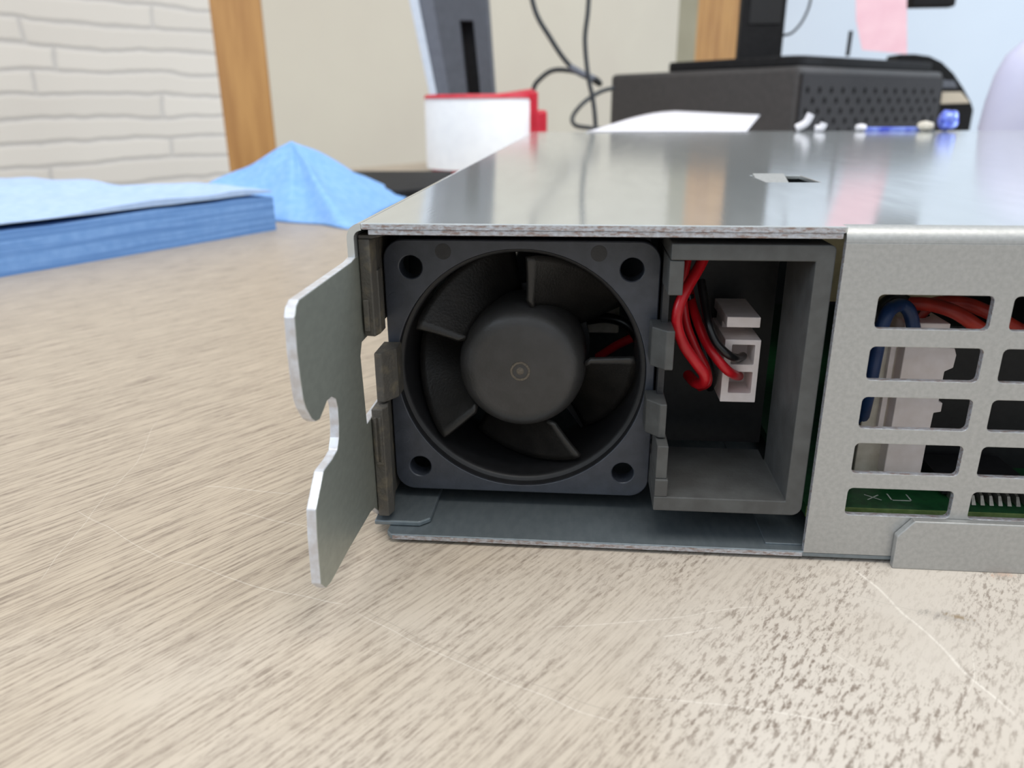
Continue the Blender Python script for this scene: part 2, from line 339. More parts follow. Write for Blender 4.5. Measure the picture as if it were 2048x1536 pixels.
for i, (y0, y1, word) in enumerate([(12, 32, 'upper'), (42, 56, 'lower')]):
    zc0, zc1 = onwall((1340, y1)).z, onwall((1340, y0)).z
    o = wallpiece('door_hinge', ws(1325), ws(1358), zc0, zc1, -22, -16, M['paper'], 2)
    if i: pass
    tag(o, word + ' of two short white hinge plates on the olive strip beside the orange wood trim', 'hinge')
bm = B(); box(bm, -2500, 5500, -2200, 5800, TFZ - 20, TFZ); fl = struct(mk('floor', bm, M['floor']))

# ------------------------------------------------------------------ the table
e0 = Vector((-210, 775, 0)); ed = Vector((math.sin(math.radians(30)), math.cos(math.radians(30)), 0))
tb = thing('work_table', (100, 300, TFZ), 'long work table with worn beige linen-grain laminate top', 'table')
bm = B(); p1 = e0 + ed * 1500; p2 = e0 - ed * 1150; nn = Vector((ed.y, -ed.x, 0))
poly(bm, [(p1.x, p1.y), (p2.x, p2.y), (p2.x + nn.x * 1050, p2.y + nn.y * 1050), (p1.x + nn.x * 1050, p1.y + nn.y * 1050)], 'z', TZ - 28, TZ)
TM = table_material()
top = mk('table_top', bm, TM, tb)
# grain coordinates are measured from the thing's base: bake the offset into the material's frame
for v in top.data.vertices: v.co += Vector((.1, .3, 0))
top.location = (-.1, -.3, 0)
for (u, v) in [(80, 80), (80, 970), (2560, 80), (2560, 970)]:
    q = p2 + ed * u + nn * v; bm = B(); box(bm, q.x - 25, q.x + 25, q.y - 25, q.y + 25, TFZ, TZ - 28); mk('table_leg', bm, M['pc_black'], tb, bevel=2)

# ------------------------------------------------------------------ the unit
FY = -10.0; ZT = 23.7; XI, XO = -21.1, -22.1; XE = 400; YB = 362
ch = thing('equipment_chassis', (150, 170, TZ), 'galvanised steel rack chassis with an exposed black fan and slotted front, lying on the table', 'rack equipment')
# top cover: two sheets, bent down at the left
def cover_profile(zt, th, xo, zend):
    r = 2.0
    outer = [(XE, zt)] + [(xo + r + r * math.cos(math.radians(a)), zt - r + r * math.sin(math.radians(a))) for a in range(90, 181, 15)] + [(xo, zend)]
    inner = [(xo + th, zend)] + [(xo + r + (r - th) * math.cos(math.radians(a)), zt - r + (r - th) * math.sin(math.radians(a))) for a in range(180, 89, -15)] + [(XE, zt - th)]
    return outer + inner
HX0, HX1, HY0, HY1 = 44.3, 54.6, 49, 65
bm = B()
# sheet with the square hole is made of a drilled plate plus the bent corner strip
poly(bm, [(-20.1, FY), (41.6, FY), (41.6, FY + 2), (XE, FY + 2), (XE, YB), (-20.1, YB)], 'z', ZT - .78, ZT, holes=[[(HX0, HY0), (HX1, HY0), (HX1, HY1), (HX0, HY1)]])
cov = mk('top_cover', bm, M['cover'], ch, bevel=.12)
bm = B(); r = 2.0; x0 = XO + r; z0 = ZT - r
pr = [(x0, ZT)] + [(x0 + r * math.cos(math.radians(a)), z0 + r * math.sin(math.radians(a))) for a in range(105, 181, 15)] + [(XO, 19.2), (XO + .95, 19.2)] + [(x0 + (r - .95) * math.cos(math.radians(a)), z0 + (r - .95) * math.sin(math.radians(a))) for a in range(180, 89, -15)]
poly(bm, pr, 'y', FY, YB); mk('corner_bend', bm, M['cover'], ch, smooth=30)
bm = B(); box(bm, -19.2, 41.2, FY + .1, YB, ZT - 1.55, ZT - .83); mk('inner_sheet', bm, M['edge'], ch, bevel=.1)
bm = B(); box(bm, -19.9, 41.3, FY - .04, FY + .06, ZT - .8, ZT - .14); mk('cover_edge', bm, M['edge'], ch)
# lifted tab in the square hole
bm = B(); hull8(bm, [(HX0 + .6, HY0 + 9, ZT - 2.2), (HX0 + 7, HY0 + 9, ZT - 2.2), (HX0 + 7, HY1, ZT - .9), (HX0 + .6, HY1, ZT - .9)], [(HX0 + .6, HY0 + 9, ZT - 1.6), (HX0 + 7, HY0 + 9, ZT - 1.6), (HX0 + 7, HY1, ZT + .4), (HX0 + .6, HY1, ZT + .4)]); mk('cover_tab', bm, M['zinc'], ch)

# side plate with the hooked ear reaching towards the camera
def on(px): q = at(px, 0, XI); return (q.y, q.z)
ear = [(FY + .05, 19.2)] + [on(p) for p in [(703, 524), (598, 599), (592, 612), (589, 636), (594, 700), (600, 752), (607, 800), (613, 818), (624, 838), (632, 843), (641, 838), (649, 818), (655, 802), (664, 794), (672, 798), (676, 815), (678, 850), (678, 875), (675, 900), (665, 918), (650, 938), (647, 944), (641, 975), (632, 1020), (634, 1070), (638, 1120), (642, 1168), (653, 1176), (664, 1163), (700, 1096), (742, 1024), (750, 1016)]]
zb_ = -22.2
ear += [(-5, zb_), (YB, zb_), (YB, 19.2)]
win = [(-8.6, -3.9), (-8.6, 7.3), (16, 7.3), (16, -3.9)]
win = [(-10.2, -4.6), (-10.9, 5.8), (-9.8, 7.4), (10, 7.4), (10, -4.6)]
bm = B(); poly(bm, ear, 'x', XI - 1.2, XI, holes=[win]); sd = mk('side_plate', bm, M['ear'], ch, bevel=.16)
sd.data.materials.append(M['cut'])
for p in sd.data.polygons:
    if abs(p.normal.x) < .5: p.material_index = 1
# base plate, folded tab, second sheet
bm = B(); poly(bm, [(-19.6, FY + 1), (-18.8, FY), (XE, FY), (XE, YB), (-19.6, YB)], 'z', -23.45, -22.6); mk('base_plate', bm, M['zinc_dark'], ch, bevel=.15)
bm = B(); box(bm, -18.6, 41.5, FY - .04, FY + .05, -23.4, -22.75); mk('base_edge', bm, M['edge'], ch)
bm = B(); poly(bm, [(-21.9, -7.6), (-14.9, -7.6), (-13.4, -6.2), (-13.4, 20), (-21.9, 20)], 'z', -22.5, -21.7); mk('folded_tab', bm, M['zinc_dark'], ch, bevel=.2)
bm = B(); box(bm, 36.6, 60, -8.4, 30, -22.6, -22.35); mk('inner_floor_sheet', bm, M['zinc_dark'], ch, bevel=.08)
# far walls that close the chassis
bm = B(); box(bm, -21, XE, YB - 1, YB, -22.6, ZT - 1.6); mk('rear_plate', bm, M['zinc_dark'], ch)
bm = B(); box(bm, XE - 1, XE, FY + 1, YB - 1, -22.6, ZT - .8); mk('end_plate', bm, M['zinc_dark'], ch)

# slotted front panel
rows = [(15.2, 10.7), (8.3, 3.7), (1.3, -3.2), (-5.4, -9.9), (-12.2, -16.4)]
holes = []
for i in range(21):
    xa = 46.5 + i * 16.5
    for (za, zc) in rows: holes.append(rrect(xa, xa + 14.1, zc, za, .7, 4))
bm = B(); poly(bm, [(41.6, -22.9), (XE, -22.9), (XE, ZT - 2), (41.6, ZT - 2)], 'y', FY, FY + 1.0, holes=holes)
fg = mk('front_grille', bm, M['zinc'], ch, bevel=.1)
fg.data.materials.append(M['edge'])
for p in fg.data.polygons:
    if abs(p.normal.y) < .5: p.material_index = 1
bm = B(); R_ = 2.0
prf = [(FY + R_ - R_ * math.cos(math.radians(a)), ZT - R_ + R_ * math.sin(math.radians(a))) for a in range(0, 91, 10)] + [(FY + R_ - (R_ - .9) * math.cos(math.radians(a)), ZT - R_ + (R_ - .9) * math.sin(math.radians(a))) for a in range(90, -1, -10)]
poly(bm, prf, 'x', 41.6, XE); mk('grille_bend', bm, M['zinc'], ch, smooth=30)
bm = B(); poly(bm, [(53.7, -24), (XE, -24), (XE, -16.4), (55.6, -16.4), (53.6, -18.9)], 'y', FY - 1.25, FY - .1); mk('front_lip', bm, M['zinc'], ch, bevel=.15)

# ---- fan
fan = None
bm = B(); outer = rrect(-20, 20, -20, 20, 3.0, 10)
hs = [circ(sx_ * 16, sz * 16, 1.68, 28) for sx_ in (-1, 1) for sz in (-1, 1)]
poly(bm, outer, 'y', 0, 3.2, holes=[circ(0, 0, 18.75, 96)] + hs)
bm2 = B(); poly(bm2, outer, 'y', 16.8, 20, holes=[circ(0, 0, 18.3, 96)] + hs)
me2 = bpy.data.meshes.new('t'); bm2.to_mesh(me2); bm2.free(); bm.from_mesh(me2)
fan = mk('cooling_fan', bm, M['fan'], ch, smooth=40, bevel=.18)
bm = B(); lathe(bm, [(18.76, .02), (18.7, 1.5), (18.3, 1.7), (18.05, 1.9), (18.0, 2.6), (18.0, 16), (18.4, 19.9), (19.4, 19.9), (19.4, 3.3), (18.9, 3.2)], (0, 0, 0), n=96, closed=True); mk('fan_shroud', bm, M['dark'], fan, smooth=50)
bm = B(); lathe(bm, [(0, 1.1), (6.9, 1.1), (7.9, 1.3), (8.7, 1.75), (9.3, 2.5), (9.7, 3.5), (9.9, 4.8), (9.95, 13), (0, 13)], (0, 0, 0), n=72); mk('fan_hub', bm, M['hub'], fan, smooth=60)
bm = B(); lathe(bm, [(1.15, 1.1), (1.2, .98), (1.5, .98), (1.55, 1.1)], (-.1, 0, 0), n=32); lathe(bm, [(0, 1.0), (.45, 1.02), (.6, 1.1)], (-.1, 0, 0), n=12); mk('spindle_mark', bm, mat('worn_spindle_mark', rgb(112, 102, 88), .6, 0, rgb(80, 74, 66), 3000), fan, smooth=50)
for th0, tipadv in [(84.5, 3), (8.5, -1.5), (-61, 4), (-134, -2), (156.5, 3)]:
    bm = B(); NR, NT = 8, 16; g = []
    for i in range(NR + 1):
        fr = i / NR; rr = 9.7 + (17.45 - 9.7) * fr; row = []
        for j in range(NT + 1):
            tt = j / NT
            # leading edge sits forward at the tip and deeper at the hub
            lead = 3.0 * max(0, 1 - fr * 5) * 0
            a = th0 + tipadv * fr - 62 * tt * (.96 + .04 * fr) - (4 if fr < .06 and tt < .03 else 0)
            yy = 2.4 + .5 * (1 - fr) + 12.2 * (tt ** .95)
            rc = rr
            if fr > .9 and tt < .06: rc = rr - .25
            row.append(bm.verts.new((rc * math.cos(math.radians(a)), yy, rc * math.sin(math.radians(a)))))
        g.append(row)
    for i in range(NR):
        for j in range(NT): bm.faces.new((g[i][j], g[i + 1][j], g[i + 1][j + 1], g[i][j + 1]))
    mk('fan_blade', bm, M['blade'], fan, smooth=60, solid=.7)
bm = B(); lathe(bm, [(0, 15.6), (10.5, 15.6), (10.5, 18), (0, 18)], (0, 0, 0), n=48)
for a in (35, 125, 215, 305):
    c, s = math.cos(math.radians(a)), math.sin(math.radians(a)); px_ = Vector((-s, 0, c)) * 1.1; A = Vector((c, 0, s)) * 10; E_ = Vector((c, 0, s)) * 18.2
    hull8(bm, [A - px_ + Vector((0, 16.2, 0)), A + px_ + Vector((0, 16.2, 0)), E_ + px_ + Vector((0, 16.2, 0)), E_ - px_ + Vector((0, 16.2, 0))], [A - px_ + Vector((0, 18, 0)), A + px_ + Vector((0, 18, 0)), E_ + px_ + Vector((0, 18, 0)), E_ - px_ + Vector((0, 18, 0))])
mk('stator_mount', bm, M['black'], fan, smooth=40)
def fp(px): q = at(px, 1, 0); return q.x, q.z
for q in [(886, 503), (1198, 507), (791, 600), (806, 872)]:
    x, z = fp(q); bm = B(); lathe(bm, [(0, -.03), (1.15, -.03), (1.2, .05)], (x, 0, z), n=28); mk('mould_mark', bm, M['black'] if q[1] < 520 else M['fan'], fan, smooth=40)

# ---- fan bracket: right box, left posts, clips
bk = None
Y0, Y1 = -9.0, 5.0
bm = B()
poly(bm, [(20.3, 21.2)] + circ(40.2, 20.5, .7, 4, 90, 0) + circ(39.5, -16.0, 1.4, 6, 0, -90) + [(20.0, -17.4), (20.0, -15.2), (38.5, -15.2), (38.5, 19.1), (20.3, 19.1)], 'y', Y0, Y1)
bk = mk('fan_bracket', bm, M['bracket'], ch, bevel=.15)
bm = B(); box(bm, 20.4, 38.4, Y1, 9, -17.3, -15.3); mk('bracket_floor', bm, M['bracket'], bk)
bm = B(); box(bm, 20.2, 22.1, -8.8, -1, 14.4, 19.0); mk('bracket_post', bm, M['bracket'], bk, bevel=.15)
bm = B(); box(bm, 20.1, 21.7, -8.6, -1, -12.5, -7.4); box(bm, 20.05, 21.9, Y0 + .05, 4, -15.2, -12.5); mk('bracket_post', bm, M['bracket'], bk, bevel=.15)
def clip(x0, x1, z0, z1, y0, y1, side, m=M['bracket']):
    """side clip: flat front face with a long bevel running back to the fan"""
    bm = B(); k = 1.0
    if side > 0: outl = [(x0 + k, y0), (x1, y0), (x1, y1), (x0 - .9, y1), (x0 - .9, y0 + 2.2)]
    else: outl = [(x0, y0), (x1 - k, y0), (x1 + .6, y0 + 2.6), (x1 + .6, y1), (x0, y1)]
    poly(bm, outl, 'z', z0, z1); mk('bracket_clip', bm, m, bk, bevel=.18)
clip(19.7, 21.8, 3.2, 8.9, -6.5, -.2, 1); clip(19.5, 21.4, -7.2, .2 - 2.2, -6.2, -.2, 1)
bm = B(); box(bm, 20.3, 21.2, -2, 10, -7.5, 19); mk('bracket_web', bm, M['black'], bk)
# left side
bm = B(); poly(bm, [(-21.0, Y0 + .3), (-19.4, Y0), (-19.0, -7.4), (-19.3, -5), (-20.3, -.6), (-20.3, 12), (-21.0, 12)], 'z', 8.0, 21.4); mk('bracket_post', bm, M['dusty'], bk, bevel=.15)
bm = B(); box(bm, -20.75, -20.0, Y0 - .28, Y0 + .3, 8.8, 13.2); box(bm, -19.35, -18.85, -7.6, -5.2, 8.2, 17.0); mk('post_rib', bm, M['dusty'], bk, bevel=.1)
clip(-20.6, -18.5, -2.9, 4.7, -6.2, -.2, -1, M['dusty'])
bm = B(); poly(bm, [(-21.0, -8.2), (-19.4, -8.2), (-18.9, -6.6), (-20.2, -.4), (-20.2, 12), (-21.0, 12)], 'z', -20.6, -3.2); mk('bracket_post', bm, M['dusty'], bk, bevel=.15)
bm = B(); box(bm, -20.7, -20.3, -8.5, -8.1, -11.5, -4.4); box(bm, -20.0, -19.6, -8.5, -8.1, -11.5, -4.4); box(bm, -20.7, -19.6, -8.5, -8.1, -11.9, -11.5); mk('post_rib', bm, M['dusty'], bk, bevel=.08)
bm = B(); box(bm, -20.9, 22, 1, 8, 20.3, 22.0); mk('bracket_top_rail', bm, M['black'], bk, bevel=.15)
bm = B(); poly(bm, [(-21.0, 21.4), (-19.3, 21.4), (-17.3, 21.9), (-21.0, 21.9)], 'y', Y0 + .5, 6); mk('bracket_top_corner', bm, M['dusty'], bk, bevel=.1)

# ---- white two-way connector in the bracket box
def cpx(px, Y=4.0): q = at(px, 1, Y); return (q.x, q.z)
cx0, cx1, cz0, cz1 = 30.6, 35.9, -5.2, 4.8
bm = B(); poly(bm, [(cx0, cz0), (cx1, cz0), (cx1, cz1), (cx0, cz1)], 'y', 4, 9.5, holes=[rrect(31.7, 35.1, .9, 4.0, .15, 2), rrect(31.7, 35.1, -3.7, -.3, .15, 2)])
con = mk('wire_connector', bm, M['nylon'], ch, bevel=.12)
bm = B(); box(bm, cx0, cx1, 9.4, 17, cz0, cz1); mk('connector_body', bm, M['nylon'], con, bevel=.12)
bm = B(); poly(bm, [(30.6, 6.7), (35.5, 6.7), (35.5, 8.3), (30.6, 8.3)], 'y', 4, 16); box(bm, 31.2, 34.9, 11, 16.5, 4.7, 6.9); mk('connector_latch', bm, M['nylon'], con, bevel=.12)
bm = B(); box(bm, 21.5, 41, 19.2, 21, -18.5, 21.5); mk('shade_sheet', bm, M['dark'], ch)  # dark sheet standing in for the unlit depth behind the bracket box
def wire(name, pxs, r, m, parent=ch):
    bm = B(); tube(bm, [at((x, y), 1, Y) for x, y, Y in pxs], r, 12, 9); return mk(name, bm, m, parent, smooth=60)
wire('red_wire', [(1412, 505, 3), (1398, 535, 2), (1372, 580, 0), (1357, 615, -1), (1354, 650, -1), (1368, 690, -1), (1392, 725, -1), (1408, 748, -1), (1408, 764, 0), (1392, 766, 3), (1376, 750, 7)], .82, M['red_wire'])
wire('red_wire', [(1372, 540, 15), (1382, 600, 9), (1394, 640, 6), (1410, 680, 4), (1430, 712, 2), (1452, 738, 1.5), (1469, 750, 3), (1478, 752, 7)], .72, M['red_wire'])
wire('red_wire', [(1375, 520, 8), (1366, 570, 7), (1372, 640, 6), (1390, 690, 5), (1412, 735, 4), (1416, 765, 5), (1400, 775, 9)], .62, M['red_wire'])
wire('black_wire', [(1402, 560, 7), (1410, 610, 5), (1418, 650, 3), (1432, 684, 2), (1455, 708, 1.5), (1474, 716, 3), (1486, 712, 7)], .62, M['black_wire'])
wire('black_wire', [(1378, 590, 9), (1392, 650, 8), (1406, 700, 7), (1420, 740, 6), (1424, 762, 8), (1420, 775, 12)], .7, M['black_wire'])
wire('black_wire', [(1170, 640, 24), (1215, 636, 23), (1255, 650, 22), (1285, 690, 22)], .9, M['black_wire'])
wire('red_wire', [(1195, 715, 26), (1235, 690, 25), (1275, 672, 24), (1300, 668, 22)], .8, M['red_wire'])
for cz in (2.2, -2.2):
    pass
bm = B(); box(bm, 10, 16, 30, 34, -2, 4); mk('inner_component', bm, M['ivory'], ch, bevel=.3)

# ---- circuit board behind the slots
bm = B(); box(bm, 42.6, 380, -5.5, 120, -20.4, -18.7); pcb = mk('circuit_board', bm, M['pcb'], ch)
bm = B(); box(bm, 42.6, 380, -5.7, -5.5, -20.4, -18.7); mk('board_edge', bm, M['pcb_edge'], pcb)
bm = B(); box(bm, 44, 380, -5.6, -5.1, -22.6, -20.4); mk('board_rail', bm, M['pcb_edge'], pcb)
bm = B(); box(bm, 44.8, 47.4, -3.5, -1.2, -18.7, -17.6); mk('solder_pad', bm, M['tin'], pcb, bevel=.1)
for i in range(9):
    bm = B(); x = 64.2 + i * 1.25; hull8(bm, [(x, -3.6, -18.6), (x + .6, -3.6, -18.6), (x + .6, -1, -18.6), (x, -1, -18.6)], [(x + .1, -2.8, -17.4), (x + .5, -2.8, -17.4), (x + .5, -1, -16.9), (x + .1, -1, -16.9)]); mk('chip_pin', bm, M['tin'], pcb)
bm = B(); box(bm, 63.5, 76, -1, 9, -18.4, -16.2); mk('chip', bm, M['dark'], pcb, bevel=.2)
for x, y, s, m in [(56.5, 12, 1.6, 'gold'), (66, 14, 1.8, 'gold'), (69.5, 16, 1.5, 'tin'), (58.5, 16, 1.6, 'tin'), (73, 13, 1.7, 'gold'), (62, 22, 2.2, 'dark')]:
    bm = B(); lathe(bm, [(0, 2.4), (s * .8, 2.3), (s, 1.9), (s, 0)], (x, y, -18.7), 'z', 20); mk('capacitor', bm, M[m], pcb, smooth=40)
bm = B()
for a, b_ in [((52.2, -2.9), (54.2, -1.3)), ((54.2, -2.9), (52.2, -1.3))]:
    d = (Vector(b_) - Vector(a)).normalized(); n_ = Vector((-d.y, d.x)) * .09
    poly(bm, [(a[0] - n_.x, a[1] - n_.y), (b_[0] - n_.x, b_[1] - n_.y), (b_[0] + n_.x, b_[1] + n_.y), (a[0] + n_.x, a[1] + n_.y)], 'z', -18.7, -18.66)
box(bm, 55.6, 58.6, -2.9, -2.7, -18.7, -18.66); box(bm, 55.6, 55.8, -2.9, -.8, -18.7, -18.66); box(bm, 58.4, 58.6, -2.9, -.8, -18.7, -18.66)
mk('board_print', bm, mat('white_board_print', rgb(190, 196, 190), .6), pcb)
pcb.location.z += .0011
# white board connector
bm = B(); box(bm, 51.6, 56, 2.5, 12, -17.6, 6.2); bc = mk('board_connector', bm, M['ivory'], ch, bevel=.2)
bm = B(); poly(bm, [(55.0, 5.9), (61.8, 5.3), (62.2, 4.3), (62.1, 2.4), (61.0, 1.8), (61.0, -2.8), (61.6, -3.0), (61.6, -4.4), (60.6, -4.6), (60.5, -8.4), (61.4, -8.6), (61.4, -9.4), (60.4, -9.6), (60.4, -15), (55.0, -15)], 'y', 0, 7); mk('connector_housing', bm, M['nylon'], bc, bevel=.15)
bm = B(); box(bm, 55.0, 61.2, 1.2, 11, 5.4, 8.6); mk('connector_key', bm, M['nylon'], bc, bevel=.2)
bm = B(); box(bm, 53.7, 54.5, 1.6, 3, -10, 6.4); mk('connector_rib', bm, M['nylon'], bc, bevel=.1)
bm = B(); box(bm, 46, 66, 16, 17.5, 8, 21.5); mk('insulator_sheet', bm, mat('cream_insulator', rgb(206, 198, 160), .7), ch)
bm = B(); box(bm, 42.2, 43.6, 2, 14, 4, 19); mk('insulator_strip', bm, mat('cream_insulator_strip', rgb(206, 192, 160), .7), ch)
wire('blue_wire', [(1712, 905, 12), (1722, 850, 5), (1738, 780, -1), (1752, 710, -3), (1762, 660, -3), (1778, 622, -2), (1800, 610, 0), (1818, 622, 0), (1828, 660, 1), (1832, 700, 5)], .95, M['blue_wire'])
wire('blue_wire', [(1730, 800, 3), (1738, 700, 2), (1752, 640, 2), (1772, 606, 3), (1806, 600, 4), (1850, 640, 6)], .95, M['black_wire'])
wire('orange_wire', [(1742, 640, 3), (1790, 612, 4), (1850, 608, 3), (1905, 622, 1), (1950, 650, 0), (1990, 680, 0)], 1.0, M['orange_wire'])
wire('orange_wire', [(1830, 640, 5), (1860, 610, 5), (1920, 606, 5), (1970, 622, 4), (2040, 660, 4)], 1.0, M['orange_wire'])
bm = B(); box(bm, 64, 90, 10, 30, -18.7, 6); mk('heat_sink', bm, M['dark'], ch, bevel=.4)

# ------------------------------------------------------------------ blue towels
def ripple(x, y): return noise.noise(Vector((x * .02, y * .02, 0)))
A = at((553, 460), 2, TZ); F = at((-260, 600), 2, TZ); Lb = at((-150, 352), 2, -4)
h = 17
def towel(name, zb0, zt0, wob, m, label, grp, inset):
    bm = B(); N = 60
    c = [Vector((A.x, A.y)), Vector((F.x, F.y)), Vector((F.x + Lb.x - A.x, F.y + Lb.y - A.y)), Vector((Lb.x, Lb.y))]
    ctr = sum(c, Vector((0, 0))) / 4; ring = []
    for k in range(4):
        for i in range(N): ring.append(c[k].lerp(c[(k + 1) % 4], i / N))
    NR = 10; tops = []; bots = []
    for j in range(NR + 1):
        f = 1 - (j / NR) ** 1.6; lt = []; lb = []
        for p in ring:
            q = ctr.lerp(p, f * (1 + inset * ripple(p.x * 3, p.y * 3))) if j < NR else ctr
            if j == NR: continue
            e = math.sin(p.x * .055 + p.y * .02) * .5 + ripple(p.x * 1.5, p.y * 1.5)
            lt.append(bm.verts.new((q.x, q.y, zt0 + wob * e * (.35 + .65 * f))))
            lb.append(bm.verts.new((q.x, q.y, zb0)))
        if lt: tops.append(lt); bots.append(lb)
    n = len(ring)
    for S_, flip in ((tops, 0), (bots, 1)):
        for a, b_ in zip(S_, S_[1:]):
            for i in range(n): bm.faces.new((a[i], a[(i + 1) % n], b_[(i + 1) % n], b_[i]))
        bm.faces.new(S_[-1])
    for i in range(n): bm.faces.new((bots[0][i], bots[0][(i + 1) % n], tops[0][(i + 1) % n], tops[0][i]))
    o = mk(name, bm, m, None, smooth=40); tag(o, label, 'towel'); return o
def layered(m):
    m = m.copy(); t = m.node_tree; b = t.nodes['Principled BSDF']; src = b.inputs['Base Color'].links[0].from_socket
    tc = nd(t, 'ShaderNodeTexCoord'); mp = nd(t, 'ShaderNodeMapping'); mp.inputs['Scale'].default_value = (12, 12, 700); n = nd(t, 'ShaderNodeTexNoise'); n.inputs['Scale'].default_value = 1; n.inputs['Detail'].default_value = 3
    mx = nd(t, 'ShaderNodeMix', data_type='RGBA'); mx.inputs[7].default_value = rgb(98, 136, 190); r_ = nd(t, 'ShaderNodeMapRange'); r_.inputs[1].default_value = .45; r_.inputs[2].default_value = .6
    L = t.links.new; L(tc.outputs['Object'], mp.inputs[0]); L(mp.outputs[0], n.inputs['Vector']); L(n.outputs['Fac'], r_.inputs[0]); L(r_.outputs[0], mx.inputs[0]); L(src, mx.inputs[6]); L(mx.outputs[2], b.inputs['Base Color']); return m
towel('towel_stack', TZ, TZ + 17.8, 1.2, layered(M['towel']), 'thick stack of folded blue shop towels at the left edge of the photo', None, .004)
towel('shop_towel', TZ + 19.8, TZ + 21.4, 2.2, M['towel_top'], 'pale blue towel lying flat on top of the towel stack', None, .012)
# crumpled towel standing up like a tent
bm = B(); ap = at((583, 284), 1, 385)
basepx = [((545, 447), 0), ((620, 452), 20), ((705, 455), 45)]
bpts = [Vector((x, y, TZ)) for x, y in ((-225, 356), (-188, 336), (-158, 322))] + [at(p, 2, TZ) for p in ((640, 450), (712, 458), (760, 425), (812, 396), (760, 372), (640, 360), (560, 357))] + [Vector((-262, 425, TZ)), Vector((-272, 392, TZ))]
bs = spline([p for p in bpts] + [bpts[0]], 12)[:-1]; NR = 22; rings = []
for j in range(NR + 1):
    s = j / NR; row = []
    for i, p in enumerate(bs):
        q = ap.lerp(p, s); ang = i / len(bs) * 2 * math.pi
        fold = 1.6 * math.sin(ang * 7 + s * 2) * math.sin(s * math.pi) + 5 * ripple(q.x * 1.6, q.y * 1.6 + q.z) * math.sin(s * math.pi)
        z = TZ + .3 + (ap.z - TZ) * ((1 - s) ** 1.12) + fold
        row.append(bm.verts.new((q.x + fold * .4, q.y, max(z, TZ + .3))))
        if j == 0: break
    rings.append(row)
n = len(bs)
for a, b_ in zip(rings, rings[1:]):
    for i in range(n):
        if len(a) == 1: bm.faces.new((a[0], b_[i], b_[(i + 1) % n]))
        else: bm.faces.new((a[i], b_[i], b_[(i + 1) % n], a[(i + 1) % n]))
tag(mk('shop_towel', bm, M['towel_bright'], None, smooth=60, solid=.5), 'crumpled blue towel peaked like a tent behind the towel stack', 'towel')

# ------------------------------------------------------------------ things behind the chassis
bm = B(); q = [at((p), 2, TZ) for p in [(690, 354), (720, 372), (790, 398), (870, 390), (905, 354)]]
poly(bm, [(v.x, v.y) for v in q], 'z', TZ, TZ + 5.5); tag(mk('tablet', bm, M['pc_black'], None, bevel=1.5), 'flat black slab on the table between crumpled blue towel and white roll', 'tablet')

RY = at((950, 349), 2, TZ).y; rc = at((950, 349), 2, TZ) + Vector((0, 45, 0))
rad = (at((1058, 250), 1, rc.y) - at((843, 250), 1, rc.y)).x / 2; zt = at((950, 196), 1, rc.y - rad).z
ro = thing('tape_roll', (rc.x, rc.y, TZ), 'upright white roll with red top rim and red side strap behind the chassis', 'roll')
bm = B(); lathe(bm, [(rad, 4), (rad + .3, 10), (rad, zt - TZ - 3), (rad - 1, zt - TZ), (rad - 8, zt - TZ), (rad - 8, 4)], (rc.x, rc.y, TZ), 'z', 72, closed=True); mk('white_paper', bm, M['white_roll'], ro, smooth=50)
bm = B(); lathe(bm, [(0, 0), (rad - 5, 0), (rad - 4, 3.9), (0, 3.9)], (rc.x, rc.y, TZ), 'z', 48); mk('red_base', bm, M['red'], ro, smooth=50)
bm = B(); NA = 60; g = []
for i in range(NA + 1):
    a = -math.pi + 2 * math.pi * i / NA; lift = 3.5 + 5.5 * max(0, math.cos(a - .35)) ** 2; cx_, cy_ = math.cos(a), math.sin(a)
    g.append([bm.verts.new((rc.x + (rad + .8) * cx_, rc.y + (rad + .8) * cy_, zt + .2)), bm.verts.new((rc.x + (rad - 1) * cx_, rc.y + (rad - 1) * cy_, zt + lift)), bm.verts.new((rc.x + (rad - 10) * cx_, rc.y + (rad - 10) * cy_, zt + lift * .7)), bm.verts.new((rc.x + (rad - 10) * cx_, rc.y + (rad - 10) * cy_, zt + .2))])
for a, b_ in zip(g, g[1:]):
    for k in range(4): bm.faces.new((a[k], a[(k + 1) % 4], b_[(k + 1) % 4], b_[k]))
mk('red_rim', bm, M['red'], ro, smooth=50)
bm = B(); xs = rc.x + rad
box(bm, xs - 5, xs + 4, rc.y - 18, rc.y - 4, zt - 48, zt + 6); mk('strap', bm, M['red'], ro, bevel=1.5)
bm = B(); box(bm, xs + 2.6, xs + 13, rc.y - 20, rc.y - 2, zt - 50, zt - 11); mk('strap_clip', bm, M['red'], ro, bevel=3)

# grey slotted post with a pale edge
YG = rc.y + 110
def gp(px, Y=YG): q = at(px, 1, Y); return (q.x, q.z)
zbm = TZ
gs_ = thing('monitor_stand', (gp((925, 200))[0], YG, TZ), 'tall slate grey slotted post with pale edge, rising behind the white roll', 'stand')
def ext(p0, p1, z):  # extend a slanted line down to z
    t = (z - p0[1]) / (p1[1] - p0[1]); return (p0[0] + (p1[0] - p0[0]) * t, z)
zt_ = 300
def strip_(pa, pb, pc_, pd, y0, y1, name, m, parent, zlow=TZ, holes=None):
    a0, a1, b0, b1 = gp(pa), gp(pb), gp(pc_), gp(pd); bm = B()
    poly(bm, [ext(a0, a1, zt_), ext(a0, a1, zlow), ext(b0, b1, zlow), ext(b0, b1, zt_)], 'y', y0, y1, holes=holes or ()); return mk(name, bm, m, parent, bevel=.8)
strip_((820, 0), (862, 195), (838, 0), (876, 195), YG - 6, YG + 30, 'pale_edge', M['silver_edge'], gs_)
strip_((838, 0), (876, 195), (868, 0), (902, 195), YG - 3, YG + 26, 'side_face', M['grey_plastic'], gs_)
